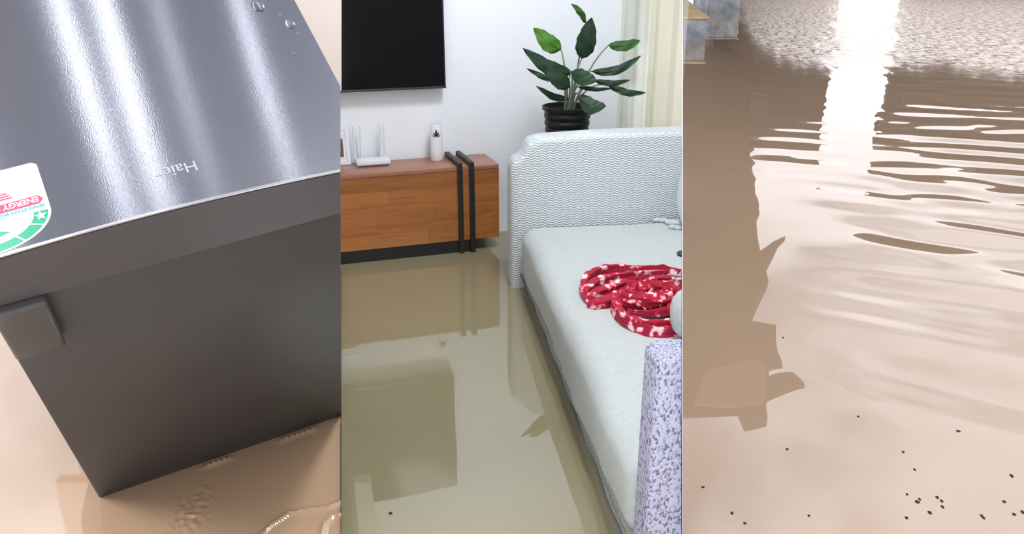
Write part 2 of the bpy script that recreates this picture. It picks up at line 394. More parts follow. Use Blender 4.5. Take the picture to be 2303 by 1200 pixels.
# energy label
M_STK = new_mat('label_white', (.88, .90, .90), .35); M_GRN = new_mat('label_green', (.0, .27, .15), .4); M_RED = new_mat('label_red', (.75, .03, .10), .4); M_TEAL = new_mat('label_teal', (.02, .36, .33), .4); M_BLU = new_mat('label_blue', (.08, .12, .5), .4)
sk_tr, sk_br, sk_b = dl(94, 358), dl(100, 462), dl(0, 545)
SX1 = (sk_tr.x + sk_br.x) / 2; SY0 = sk_b.y; SY1 = sk_br.y; SY2 = sk_tr.y
R_ = .086; KY = .66; OX = (sk_tr.x + sk_br.x) / 2 - .122; OY = sk_br.y - .0739; SX1 = .121 + OX; scx = SX1 - R_
print('sticker', sk_tr, sk_br, sk_b, 'logo', lg, ltw)
zs = lambda x: dz(x) + .0006
def flat_on_door(name, pts2, mat, parent, lift=0.0, th=.0004):
    bm = bmesh.new()
    a = [bm.verts.new((x, y, zs(x) + lift + th)) for x, y in pts2]; b_ = [bm.verts.new((x, y, zs(x) + lift)) for x, y in pts2]
    n = len(a)
    bm.faces.new(a); bm.faces.new(b_[::-1])
    for i in range(n): bm.faces.new((a[i], b_[i], b_[(i + 1) % n], a[(i + 1) % n]))
    bmesh.ops.triangulate(bm, faces=[f for f in bm.faces if len(f.verts) > 4])
    xa, xb = min(p[0] for p in pts2), max(p[0] for p in pts2); ns = int((xb - xa) / .012)
    zf = {v: (v.co.z - zs(v.co.x)) for v in bm.verts}
    for v in bm.verts: v.co.z = zf[v]
    for k in range(1, ns):
        bmesh.ops.bisect_plane(bm, geom=list(bm.verts) + list(bm.edges) + list(bm.faces), plane_co=(xa + (xb - xa) * k / ns, 0, 0), plane_no=(1, 0, 0), dist=1e-7)
    for v in bm.verts: v.co.z += zs(v.co.x)
    return bm_obj(name, bm, mat, parent, False)
# dial of the label: centre (scx, syc), bottom (towards us) is the rounded end
syc = .071 + OY
def arc(r, a0, a1, n=16): return [(scx + r * math.cos(math.radians(a0 + (a1 - a0) * i / n)), syc + r * KY * math.sin(math.radians(a0 + (a1 - a0) * i / n))) for i in range(n + 1)]
outline = arc(R_, 180, 360, 28) + [(SX1, SY2 - .006), (SX1 - .006, SY2), (SX1 - 2 * R_ + .006, SY2), (SX1 - 2 * R_, SY2 - .006)]
stk = flat_on_door('energy_label', outline, M_STK, fridge)
stk['label'] = 'white energy label with red band and green dial'
for i in range(6):
    a0 = 182 + i * 29.6; flat_on_door('dial_segment', arc(R_ * .95, a0, a0 + 27, 8) + arc(R_ * .72, a0 + 27, a0, 8), M_GRN, stk, .0005)
star = []
for k in range(10):
    a = math.radians(-90 + 36 * k + 12); r = R_ * (.34 if k % 2 == 0 else .15); star.append((scx - .004 + r * math.cos(a), syc - R_ * .26 + .8 * r * math.sin(a)))
flat_on_door('star', star, M_GRN, stk, .0005)
for ang in (346,):
    cx, cy = scx + R_ * .835 * math.cos(math.radians(ang)), syc + R_ * .835 * KY * math.sin(math.radians(ang))
    flat_on_door('small_star', [(cx + (R_ * .10 if k % 2 == 0 else R_ * .045) * math.cos(math.radians(36 * k + 90)), cy + (R_ * .10 if k % 2 == 0 else R_ * .045) * math.sin(math.radians(36 * k + 90))) for k in range(10)], M_STK, stk, .001)
bandy0, bandy1 = .083 + OY, .0985 + OY
flat_on_door('red_band', [(SX1 - 2 * R_ + .012, bandy0), (SX1 - .012, bandy0), (SX1 - .006, (bandy0 + bandy1) / 2), (SX1 - .012, bandy1), (SX1 - 2 * R_ + .012, bandy1)], M_RED, stk, .0005)
def stext(name, s, size, mat, xr, y, lift):
    o = text_obj(name, s, size, mat, stk, Matrix.Translation((xr, y, zs(xr) + lift)) @ Matrix.Rotation(math.pi, 4, 'Z'), .0002, .0003)
    for v in o.data.vertices: v.co.z += bow(v.co.x) - bow(xr)
    return o
stext('lettering', 'ENERGY SAVING', .0135, M_STK, SX1 - .012, bandy1 - .0025, .0011)
stext('lettering', 'MORE STARS MORE SAVINGS', .0082, M_TEAL, SX1 - .007, .0810 + OY, .0007)
flat_on_door('red_seal', [(OX + .040 + .0125 * math.cos(k * math.pi / 10), OY + .112 + .009 * math.sin(k * math.pi / 10)) for k in range(20)], M_RED, stk, .0005)
for k in range(3):
    flat_on_door('seal_mark', [(OX + x, OY + y) for x, y in ((.0325 + k * .006, .1085), (.0360 + k * .006, .1085), (.0360 + k * .006, .1155), (.0325 + k * .006, .1155))], M_STK, stk, .001)
    flat_on_door('small_print', [(OX + x, OY + y) for x, y in ((.057, .106 + k * .0048), (.075 - k * .003, .106 + k * .0048), (.075 - k * .003, .1085 + k * .0048), (.057, .1085 + k * .0048))], M_RED, stk, .0005)
stext('lettering', 'Haier', .012, M_BLU, .054 + OX, .150 + OY, .0007)
# water drops on the door and end face
M_DROP = new_mat('water_drop', (.9, .92, .95), .05, 0, 1.33, **{'Transmission Weight': 1.0})
for x, y, r in ((580, 8, .013), (652, 44, .011), (630, 24, .003), (660, 112, .003), (671, 64, .003)):
    q = dl(x, y); bm = bmesh.new(); bmesh.ops.create_uvsphere(bm, u_segments=14, v_segments=8, radius=1)
    for v in bm.verts: v.co = Vector((q.x + v.co.x * r, q.y + v.co.y * r * 1.15, dz(q.x) + .0002 + max(v.co.z, -.05) * r * .22))
    bm_obj('water_drop', bm, M_DROP, fridge)
for x, y in ((622, 689), (640, 667), (651, 658), (717, 650), (744, 673), (195, 747), (355, 920), (366, 927), (371, 942), (605, 563), (657, 556), (234, 1124)):
    q = fl(x, y); bm = bmesh.new(); bmesh.ops.create_icosphere(bm, subdivisions=1, radius=.0022)
    for v in bm.verts: v.co += Vector((q.x, .012, q.z))
    bm_obj('water_drop', bm, M_DROP, fridge)

# ------------------------------------------------------------------ unseen ceiling lamps, added to light the room and streak the door
M_LAMP = bpy.data.materials.new('lamp_glow'); M_LAMP.use_nodes = True
nt = M_LAMP.node_tree; nt.nodes.clear(); em = nt.nodes.new('ShaderNodeEmission'); om = nt.nodes.new('ShaderNodeOutputMaterial'); nt.links.new(em.outputs[0], om.inputs[0])
em.inputs[0].default_value = (.93, .95, 1, 1); em.inputs[1].default_value = 52
M_RIM = new_mat('lamp_rim_white', (.8, .8, .8), .4)
def ceiling_lamp(x, y, r, label, m=None):
    t = empty('ceiling_lamp', (x, y, ZC)); tag(t, label, 'lamp', 'round ceiling lamps')
    bm_obj('rim', lathe_bm([(r, -.012), (r + .018, -.012), (r + .022, 0), (r, 0)], 28), M_RIM, t)
    bm_obj('diffuser', lathe_bm([(0, -.009), (r * .99, -.009), (r * .99, -.002), (0, -.002)], 28), m or M_LAMP, t)
M_SPOT = M_LAMP.copy(); M_SPOT.name = 'spot_glow'; [n for n in M_SPOT.node_tree.nodes if n.type == 'EMISSION'][0].inputs[1].default_value = 75
def led_panel(x, y, rz, w, label):  # panels added out of view to brighten wall and room
    t = empty('added_panel_light', (x, y, ZC), rz); tag(t, label, 'lamp', 'added square ceiling panel lights')
    bm = bmesh.new(); a = w / 2
    for b4 in ((-a - .02, a + .02, -a - .02, -a), (-a - .02, a + .02, a, a + .02), (-a - .02, -a, -a, a), (a, a + .02, -a, a)): box_bm(*b4, -.015, -.001, 0, 1, bm)
    bm_obj('frame', bm, M_RIM, t, False); bm_obj('diffuser', box_bm(-a, a, -a, a, -.010, -.002), M_LAMP, t, False)
def door_mirror(x, y):
    q = dl(x, y); pw = FM @ Vector((q.x, q.y, dz(q.x))); sl = -4 * BOW * (2 * q.x / FWID - 1) / FWID
    n = (FZ - FX * sl).normalized(); d = (pw - C).normalized(); r = d - n * 2 * d.dot(n); return pw + r * ((ZC - pw.z) / r.z)
M_TUBE = M_LAMP.copy(); M_TUBE.name = 'tube_glow'; [n for n in M_TUBE.node_tree.nodes if n.type == 'EMISSION'][0].inputs[1].default_value = 11
def batten(p0, p1, w, label):  # placed and shaped so their mirror images streak the fridge door
    d = p1 - p0; L_ = d.length; mid_ = (p0 + p1) / 2; t = empty('streak_lamp', (mid_.x, mid_.y, ZC), math.atan2(d.y, d.x)); tag(t, label, 'lamp', 'unseen tube lamps shaped for the door streaks')
    bm_obj('housing', box_bm(-L_ / 2 - .03, L_ / 2 + .03, -w / 2 - .006, w / 2 + .006, -.022, 0, .003), M_RIM, t)
    bm_obj('tube', box_bm(-L_ / 2, L_ / 2, -w / 2, w / 2, -.036, -.022, min(.006, w * .3)), M_TUBE, t)
for (a_, b_, w, lab) in (((128, -40), (275, 470), .036, 'unseen tube lamp shaped for the leftmost streak on the fridge door'), ((228, -40), (358, 460), .042, 'unseen tube lamp shaped for the second streak from left on the fridge door'),
                         ((345, -40), (480, 440), .005, 'thinnest unseen tube lamp, shaped for the faint streak on the fridge door'), ((522, -20), (662, 400), .020, 'unseen tube lamp shaped for the rightmost streak on the fridge door')):
    batten(door_mirror(*a_), door_mirror(*b_), w, lab)
led_panel(.32, 2.6, ROOM, .60, 'added square ceiling panel light brightening the room between television and sofa')
led_panel(-1.35, .25, ROOM, .60, 'added square ceiling panel light left of the camera, brightening the room')

# ------------------------------------------------------------------ television on the wall
M_SCREEN = new_mat('tv_screen', (.004, .004, .005), .12, **{'Specular IOR Level': .12}); M_BEZ = new_mat('tv_bezel', (.02, .02, .022), .35)
TVO = W0 - VY * .07
tv_br = on_plane(1003.5, 198, TVO, VY); tv_tr = None
tvz0 = tv_br.z; tvh = .74; tvw = 1.30
tv = empty('television', tv_br, ROOM); tag(tv, 'large flat black television on the white wall', 'television')
bm_obj('casing', box_bm(-tvw, 0, .004, .045, 0, tvh, .004), M_BEZ, tv)
bm_obj('screen', box_bm(-tvw + .008, -.008, .0, .006, .013, tvh - .008), M_SCREEN, tv, False)
bm_obj('chin_strip', box_bm(-tvw, 0, -.002, .006, 0, .011, .001), new_mat('chin_grey', (.06, .06, .065), .3, .5), tv)
bm_obj('sensor_box', box_bm(-tvw / 2 - .04, -tvw / 2 + .04, .0, .02, -.012, .002, .003), M_BEZ, tv)
bm_obj('wall_bracket', box_bm(-tvw * .65, -tvw * .35, .045, .069, .2, .55), M_BEZ, tv)

# ------------------------------------------------------------------ television cabinet
M_WOOD = new_mat('warm_teak', (.4, .17, .06), .38)
def wood(m, dark, mid, light, off):
    mp = coords(m, (1.2, 14, 14)); mp.inputs['Location'].default_value = (off, off * .7, off * .3)
    n = nd(m, 'ShaderNodeTexNoise'); n.inputs['Scale'].default_value = 3.2; n.inputs['Detail'].default_value = 6; n.inputs['Roughness'].default_value = .6
    n.inputs['Distortion'].default_value = .6
    ln(m, mp, 'Vector', n, 'Vector'); r = ramp(m, [(.25, dark), (.5, mid), (.78, light)]); ln(m, n, 'Fac', r, 'Fac'); ln(m, r, 'Color', bsdf(m), 'Base Color')
    add_bump(m, n, 'Fac', .08, .003)
wood(M_WOOD, (.25, .085, .022), (.36, .135, .034), (.43, .175, .05), 0)
M_W2 = new_mat('teak_darker', rough=.38); wood(M_W2, (.20, .065, .017), (.30, .105, .027), (.36, .14, .037), 3)
M_W3 = new_mat('teak_lighter', rough=.38); wood(M_W3, (.29, .105, .027), (.41, .16, .042), (.47, .20, .06), 7)
M_WT = new_mat('teak_top', rough=.3); wood(M_WT, (.25, .10, .055), (.34, .145, .085), (.41, .19, .12), 11)
M_BLK = new_mat('black_powder_coated_steel', (.012, .012, .012), .45)
CBR = Vector((-.0652, 3.903, 0)); CW, CD, CZ0, CZ1 = 1.75, .252, .064, .4426
cab = empty('television_cabinet', CBR, ROOM); tag(cab, 'low wooden television cabinet with black metal loop legs', 'cabinet')
bm_obj('body', box_bm(-CW, 0, .006, CD, CZ0, CZ1 - .022, .002), M_W2, cab)
bm_obj('top', box_bm(-CW, 0, 0, CD, CZ1 - .022, CZ1, .003), M_WT, cab)
rows = 5; zz = CZ0; hh = (CZ1 - .0225 - CZ0) / rows
for r in range(rows):
    x = 0.0; first = [.37, .62, .33, .55, .42][r]
    lens = [first] + [random.uniform(.38, .6) for _ in range(6)]
    for L_ in lens:
        x1 = max(-CW, x - L_)
        if x - x1 < .02: break
        off = random.uniform(0, .0015)
        bm_obj('plank', box_bm(x1 + .0004, x - .0004, off, .0058, zz + .0003, zz + hh - .0003), random.choice([M_WOOD, M_WOOD, M_W2, M_W3]), cab, False)
        x = x1
        if x <= -CW + 1e-4: break
    zz += hh
CI = cab.matrix_basis.inverted() if False else (Matrix.Translation(CBR) @ Matrix.Rotation(ROOM, 4, 'Z')).inverted()
def cl(x, y): return CI @ on_plane(x, y, CBR - VY * .008, VY)
bw = .024
lx1, lx2 = cl(1062, 460).x, cl(1036, 460).x
for x in (lx1, lx2, -CW - lx1, -CW - lx2):
    bm = bmesh.new()
    lo, hi = x - bw / 2, x + bw / 2
    box_bm(lo, hi, -.018, .0, -.06, CZ1 + .022, .002, 1, bm)
    box_bm(lo, hi, -.0, CD - .01, CZ1, CZ1 + .022, .002, 1, bm)
    box_bm(lo, hi, CD, CD + .010, -.06, CZ1 + .022, .002, 1, bm)
    box_bm(lo, hi, 0, CD, -.06, -.04, 0, 1, bm)
    bm_obj('loop_leg', bm, M_BLK, cab)
bm_obj('plinth', box_bm(-CW - lx1, lx1, .004, .02, .0, CZ0 - .001), M_BLK, cab)

# things on the cabinet
def on_cab(x, y): 
    return at_z(x, y, CZ1 + .0005)
# white vase with black leaf motif
M_CER = new_mat('white_ceramic', (.82, .84, .86), .25); M_INK = new_mat('black_print', (.01, .01, .012), .5)
vp = on_cab(983, 359)
vase = empty('vase', vp, ROOM); tag(vase, 'white cylindrical vase with black leaf motif on the cabinet', 'vase')
vh = .183; vr = .033
bm_obj('vase_body', lathe_bm([(0, 0), (vr * .92, 0), (vr, .006), (vr * .99, .05), (vr * .93, .11), (vr * .84, vh - .006), (vr * .78, vh), (vr * .66, vh), (vr * .64, vh - .05), (0, vh - .05)], 32), M_CER, vase)
def vr_at(z): return vr * (.99 - .15 * max(0, z - .05) / .13)
fr = math.atan2(-vp.y, -vp.x) - ROOM
for a, l, w in ((0, .042, .010), (32, .030, .0065), (-32, .030, .0065), (62, .026, .005), (-62, .026, .005), (14, .030, .004), (-14, .03, .004)):
    pts = []; s0, z0 = 0, .118
    ca, sa = math.cos(math.radians(a)), math.sin(math.radians(a))
    for t, wd in ((.12, 0), (.4, .45), (.65, .5), (.85, .3), (1, 0)): pts.append((t * l * sa + wd * w * ca, t * l * ca - wd * w * sa))
    for t, wd in ((.85, .3), (.65, .5), (.4, .45)): pts.append((t * l * sa - wd * w * ca, t * l * ca + wd * w * sa))
    bm = bmesh.new(); vv = []
    for s_, z_ in pts:
        z = z0 + z_; rr = vr_at(z) + .0008; an = fr + s_ / rr; vv.append(bm.verts.new((rr * math.cos(an), rr * math.sin(an), z)))
    f_ = bm.faces.new(vv); bmesh.ops.triangulate(bm, faces=[f_]); bm_obj('leaf_motif', bm, M_INK, vase, False)
# router with antennas
M_PLW = new_mat('white_plastic', (.78, .81, .85), .35)
rp = on_cab(843, 374)
router = empty('router', rp + VY * .03, ROOM); tag(router, 'white wireless router with upright antennas on the cabinet', 'router')
bm_obj('case', box_bm(-.085, .08, -.03, .055, .004, .030, .006), M_PLW, router)
bm_obj('front_strip', box_bm(-.080, .075, -.0315, -.028, .008, .014, .001), new_mat('router_grey', (.55, .6, .68), .4), router)
for k in (-.06, .05): bm_obj('foot', box_bm(k - .01, k + .01, -.01, .03, 0, .005), M_PLW, router)
for k in (-.083, .048, .066, -.05): bm_obj('antenna', tube_bm([(k, .05, .01), (k, .052, .06), (k, .055, .185)], [.006, .005, .004], 8), M_PLW, router)
# picture frame, half out of view
fp = on_cab(772, 371)
frame = empty('picture_frame', fp, ROOM); tag(frame, 'white picture frame with dark picture at the edge of the cabinet', 'frame')
Mx = Matrix.Rotation(math.radians(-12), 4, 'X')
def tilt(bm): bmesh.ops.transform(bm, matrix=Mx, verts=bm.verts); return bm
fb = bmesh.new()
for b4 in ((-.14, .040, 0, .012, 0, .022), (-.14, .040, 0, .012, .168, .185), (-.14, -.118, 0, .012, .02, .17), (.020, .040, 0, .012, .02, .17)): box_bm(*b4, .002, 1, fb)
bm_obj('frame_border', tilt(fb), M_PLW, frame)
bm_obj('picture', tilt(box_bm(-.12, .022, .004, .010, .02, .17)), new_mat('mount_white', (.8, .8, .82), .5), frame, False)
bm_obj('print', tilt(box_bm(-.11, .008, .0025, .005, .04, .13)), new_mat('dark_print', (.12, .08, .07), .5), frame, False)
bm_obj('easel_back', box_bm(-.06, -.04, .012, .06, 0, .006), M_PLW, frame)

# ------------------------------------------------------------------ sofa
def fabric(name, c0, c1, scale, bump, dist, ms=(1, 1, 1), kind='noise', stops=(.35, .6)):
    m = new_mat(name, c1, .9); mp = coords(m, ms)
    if kind == 'wave':
        n = nd(m, 'ShaderNodeTexWave'); n.wave_type = 'BANDS'; n.bands_direction = 'Z'; n.inputs['Scale'].default_value = scale
        n.inputs['Distortion'].default_value = 3.5; n.inputs['Detail'].default_value = 3; n.inputs['Detail Scale'].default_value = 2.2
    elif kind == 'vor':
        n = nd(m, 'ShaderNodeTexVoronoi'); n.inputs['Scale'].default_value = scale
    else:
        n = nd(m, 'ShaderNodeTexNoise'); n.inputs['Scale'].default_value = scale; n.inputs['Detail'].default_value = 4
    out = 'Distance' if kind == 'vor' else 'Fac'
    ln(m, mp, 'Vector', n, 'Vector'); r = ramp(m, [(stops[0], c0), (stops[1], c1)]); ln(m, n, out, r, 'Fac'); ln(m, r, 'Color', bsdf(m), 'Base Color')
    add_bump(m, n, out, bump, dist); return m
M_ARM = new_mat('pale_grey_chevron_fabric', (.6, .64, .64), .9)
# chevron weave: zig-zag bands running across the cloth
mp = coords(M_ARM, (1, 1, 1)); sx = nd(M_ARM, 'ShaderNodeSeparateXYZ'); ln(M_ARM, mp, 'Vector', sx, 'Vector')
def math_n(m, op, a=None, b=None, va=None, vb=None):
    n = nd(m, 'ShaderNodeMath'); n.operation = op
    if a: ln(m, a[0], a[1], n, 0)
    elif va is not None: n.inputs[0].default_value = va
    if b: ln(m, b[0], b[1], n, 1)
    elif vb is not None: n.inputs[1].default_value = vb
    return n
nzn = nd(M_ARM, 'ShaderNodeTexNoise'); nzn.inputs['Scale'].default_value = 30; ln(M_ARM, mp, 'Vector', nzn, 'Vector')
xy = math_n(M_ARM, 'ADD', (sx, 'X'), (sx, 'Y'))
tri = math_n(M_ARM, 'PINGPONG', (xy, 0), vb=.016)
zz_ = math_n(M_ARM, 'ADD', (sx, 'Z'), (math_n(M_ARM, 'MULTIPLY', (tri, 0), vb=.45), 0))
zn = math_n(M_ARM, 'ADD', (zz_, 0), (math_n(M_ARM, 'MULTIPLY', (nzn, 'Fac'), vb=.006), 0))
pp = math_n(M_ARM, 'PINGPONG', (zn, 0), vb=.0055); pq = math_n(M_ARM, 'DIVIDE', (pp, 0), vb=.0055)
rr_ = ramp(M_ARM, [(.05, (.46, .51, .54)), (.55, (.64, .69, .70))]); ln(M_ARM, pq, 0, rr_, 'Fac'); ln(M_ARM, rr_, 'Color', bsdf(M_ARM), 'Base Color'); add_bump(M_ARM, pq, 0, .7, .004)
M_SEAT = fabric('pale_seat_fabric', (.445, .485, .47), (.475, .515, .50), 55, .35, .004)
M_ARM2 = fabric('lavender_grey_boucle', (.14, .14, .21), (.50, .51, .66), 170, 1.0, .006, (1.0, 1.0, .7), 'noise', (.36, .52))
M_BASE = fabric('grey_base_fabric', (.22, .23, .21), (.36, .37, .35), 90, .4, .003)
G1 = at_z(1182, 645); G2 = at_z(1397, 1200)
sd = (G2 - G1).normalized(); sofa_rz = math.atan2(-sd.y, -sd.x) - math.pi / 2
sofa = empty('sofa', G1, sofa_rz); SM = Matrix.Translation(G1) @ Matrix.Rotation(sofa_rz, 4, 'Z'); SI = SM.inverted()
tag(sofa, 'pale grey upholstered sofa with textured arms standing in the water', 'sofa')
sco = SI @ C; sno = (SI.to_3x3() @ NR).normalized(); sco = sco - sno * .0025
def sl(x, y, z): return SI @ at_z(x, y, z)
nc = sl(1447, 815, .60); print('near arm corner', nc, 'pillow', sl(1493, 487, .29), 'near pillow', sl(1520, 735, .33))
nc.x += .03; yn = nc.y; AT = .10
def arm_bm(x0, y0, y1, top, r=.03):
    prof = [(x0 + dx_, z_) for dx_, z_ in top] + [(1.05, top[-1][1] + .01), (1.05, -.08), (x0 + .012, -.08), (x0, -.06)]
    bm = bmesh.new(); a = [bm.verts.new((x, y0, z)) for x, z in prof]; f = bm.faces.new(a)
    ex = bmesh.ops.extrude_face_region(bm, geom=[f]); 
    for v in [g for g in ex['geom'] if isinstance(g, bmesh.types.BMVert)]: v.co.y = y1
    bmesh.ops.recalc_face_normals(bm, faces=bm.faces)
    caps = [f for f in bm.faces if abs(f.normal.y) > .9]
    ed = set(e for f in caps for e in f.edges)
    bmesh.ops.bevel(bm, geom=list(ed), offset=r, segments=5, profile=.5, affect='EDGES', clamp_overlap=True)
    return bm
far_top = [(0, .53), (.005, .560), (.018, .578), (.040, .588), (.056, .605), (.070, .640), (.090, .662), (.14, .673), (.4, .684)]
fa = arm_bm(-.066, -.004, .155, far_top, .022)
bm_obj('armrest', cut(fa, sco, sno), M_ARM, sofa)['label'] = 'far armrest with chevron weave'
near_top = [(0, .58), (.003, .592), (.010, .600), (.03, .604), (.4, .606)]
na = arm_bm(nc.x, yn, yn + AT, near_top, .014)
bm_obj('armrest', cut(na, sco, sno), M_ARM2, sofa)['label'] = 'near armrest in lavender-grey boucle'
bm_obj('base', cut(box_bm(.0, 1.0, yn + AT, -.004, -.08, .062, .01), sco, sno), M_BASE, sofa)
# seat cushion: rounded block with soft creases
bm = box_bm(-.022, 1.0, yn + AT - .01, -.004, .066, .288, .055, 6)
bmesh.ops.subdivide_edges(bm, edges=[e for e in bm.edges if e.calc_length() > .5], cuts=40, use_grid_fill=True)
bmesh.ops.subdivide_edges(bm, edges=[e for e in bm.edges if e.calc_length() > .15], cuts=14, use_grid_fill=True)
for v in bm.verts:
    c = v.co; k = sstep(-.03, .1, c.x)
    if c.z > .15: v.co.z += .006 * k + .006 * noise.noise((c.x * 6, c.y * 5, 3)) + .003 * noise.noise((c.x * 16, c.y * 14, 8))
    if c.x < .05: v.co.x += .010 * noise.noise((c.y * 4, c.z * 6, 1)) + .006 * noise.noise((c.y * 11, c.z * 9, 5)) - .005 * math.sin(max(0, min(1, (c.z - .066) / .22)) * math.pi)
bm_obj('seat_cushion', cut(bm, sco, sno), M_SEAT, sofa)
bm_obj('seam', tube_bm([(-.026 + .003 * math.sin(i), -.01 - (-yn - AT) * i / 40, .067) for i in range(41)], .004, 6), new_mat('dark_seam', (.10, .11, .10), .9), sofa)
# stitch lines running up the cushion front
for y0, y1 in ((-.45, -.72), (-.80, -1.02), (-1.12, -1.2)):
    pts = []
    for i in range(14):
        t = i / 13; pts.append((-.028 + .09 * t ** 2, y0 + (y1 - y0) * t, .15 + .135 * math.sin(t * math.pi / 2)))
    if False: tube_bm(pts, .0015)
# back cushion at the far end, against the partition
pb = sl(1493, 487, .29)
bm = pillow_bm(.10, .42, .21, 16, 3.0)
bmesh.ops.transform(bm, matrix=Matrix.Translation((pb.x + .085, -.435, .292 + .205)) @ Matrix.Rotation(math.radians(8), 4, 'Y'), verts=bm.verts)
bm_obj('back_cushion', cut(bm, sco, sno), fabric('cushion_cloth', (.60, .66, .65), (.66, .72, .71), 70, .25, .003), sofa)

def wcut(bm): return cut(bm, C - NR * .0025, NR)   # same cut in world coordinates
# small white pillow by the near arm
pq_ = sl(1512, 735, .33); pp_ = SM @ Vector((pq_.x + .085, pq_.y - .01, .375))
bm = pillow_bm(.095, .06, .085, 12, 2.6)
bmesh.ops.transform(bm, matrix=Matrix.Translation(pp_) @ Matrix.Rotation(sofa_rz, 4, 'Z') @ Matrix.Rotation(math.radians(-18), 4, 'X'), verts=bm.verts)
tag(bm_obj('throw_pillow', wcut(bm), M_SEAT), 'white pillow at the right edge of the seat, in front of the red blanket', 'pillow')

# red patterned blanket, twisted into a coil
M_RED_C = new_mat('red_floral_cloth', (.6, .02, .06), .85)
mp = coords(M_RED_C, (1, 1, 1)); dn = nd(M_RED_C, 'ShaderNodeTexNoise'); dn.inputs['Scale'].default_value = 24; ln(M_RED_C, mp, 'Vector', dn, 'Vector')
mixv = nd(M_RED_C, 'ShaderNodeMixRGB'); mixv.inputs[0].default_value = .05; ln(M_RED_C, mp, 'Vector', mixv, 1); ln(M_RED_C, dn, 'Color', mixv, 2)
vo = nd(M_RED_C, 'ShaderNodeTexVoronoi'); vo.inputs['Scale'].default_value = 27; ln(M_RED_C, mixv, 'Color', vo, 'Vector')
n2 = nd(M_RED_C, 'ShaderNodeTexNoise'); n2.inputs['Scale'].default_value = 46; n2.inputs['Detail'].default_value = 3; ln(M_RED_C, mp, 'Vector', n2, 'Vector')
ad = math_n(M_RED_C, 'ADD', (vo, 'Distance'), (math_n(M_RED_C, 'MULTIPLY', (n2, 'Fac'), vb=1.0), 0))
r2 = ramp(M_RED_C, [(.71, (.88, .68, .70)), (.79, (.80, .28, .35)), (.86, (.60, .014, .06)), (1.0, (.36, .006, .03))]); ln(M_RED_C, ad, 0, r2, 'Fac'); ln(M_RED_C, r2, 'Color', bsdf(M_RED_C), 'Base Color')
add_bump(M_RED_C, n2, 'Fac', .3, .003)
SZ = .291
bc = at_z(1468, 672, SZ + .03)
def px_seat(x, y, z=.02): return at_z(x, y, SZ + z)
bm = bmesh.new()
def fold(pts, rad, seg=10, lump=.35, sd_=0, flat=1.0):
    P_ = []; R2 = []
    n = len(pts)
    for i in range((n - 1) * 6 + 1):
        t = i / 6; k = min(int(t), n - 2); f = t - k
        p0 = pts[max(k - 1, 0)]; p1 = pts[k]; p2 = pts[k + 1]; p3 = pts[min(k + 2, n - 1)]
        q = .5 * ((2 * p1) + (p2 - p0) * f + (2 * p0 - 5 * p1 + 4 * p2 - p3) * f * f + (3 * p1 - p0 - 3 * p2 + p3) * f ** 3)
        P_.append(q); e = min(1, .35 + 3.0 * min(i, (n - 1) * 6 - i) / ((n - 1) * 6)); R2.append(rad * e * (1 + lump * noise.noise((i * .45, sd_, 0))))
    tube_bm(P_, [q * 1.28 for q in R2], 28, bm, True, flat, .17, sd_)
# coil (spiral strands), then the loose tail on the left
for s_ in range(3):
    pts = []
    for i in range(30):
        t = i / 29; a = -2.4 + s_ * 2.1 + t * 2 * math.pi * 1.35; r = .014 + .098 * (1 - t) ** .85 * (1 - .06 * s_)
        hgt = .016 + .030 * math.sin(min(1, t * 1.25) * math.pi * .8) + .006 * s_
        x = bc.x + 1.12 * r * math.cos(a) - .02 * (1 - t) * 0; y = bc.y + .96 * r * math.sin(a)
        pts.append(Vector((x, y, SZ + hgt + .004 * noise.noise((a * 2, s_, 2)))))
    fold(pts, .0165, 10, .35, s_ * 3.3, 1.15)
for s_, (pl, rad) in enumerate((
    ([(1312, 648, .014), (1318, 628, .018), (1345, 611, .028), (1390, 604, .03), (1440, 608, .03), (1490, 606, .028), (1540, 612, .02)], .0165),
    ([(1314, 660, .012), (1335, 640, .024), (1370, 628, .032), (1410, 622, .034), (1450, 618, .034), (1500, 612, .03)], .017),
    ([(1316, 675, .012), (1345, 660, .026), (1375, 650, .030), (1405, 640, .034), (1430, 640, .03)], .017),
    ([(1320, 684, .012), (1350, 682, .018), (1380, 672, .022), (1400, 655, .026)], .016),
    ([(1310, 640, .010), (1314, 655, .012), (1322, 670, .012), (1340, 688, .010)], .013),
    ([(1395, 700, .014), (1420, 725, .016), (1460, 742, .016), (1505, 746, .014), (1550, 742, .012)], .0165),
    ([(1390, 660, .02), (1384, 690, .02), (1410, 718, .024), (1460, 732, .026), (1510, 730, .022), (1560, 715, .02)], .017),
    ([(1440, 640, .04), (1480, 630, .044), (1520, 634, .04), (1560, 650, .03)], .015),
    ([(1500, 700, .03), (1525, 690, .034), (1550, 668, .034)], .018),
    ([(1360, 668, .01), (1410, 690, .012), (1470, 690, .016), (1530, 680, .014)], .022))):
    fold([px_seat(x, y, z) for x, y, z in pl], rad, 10, .4, 20 + s_, 1.1)
tag(bm_obj('blanket', wcut(bm), M_RED_C), 'red and white patterned blanket twisted into a coil on the sofa seat', 'blanket')
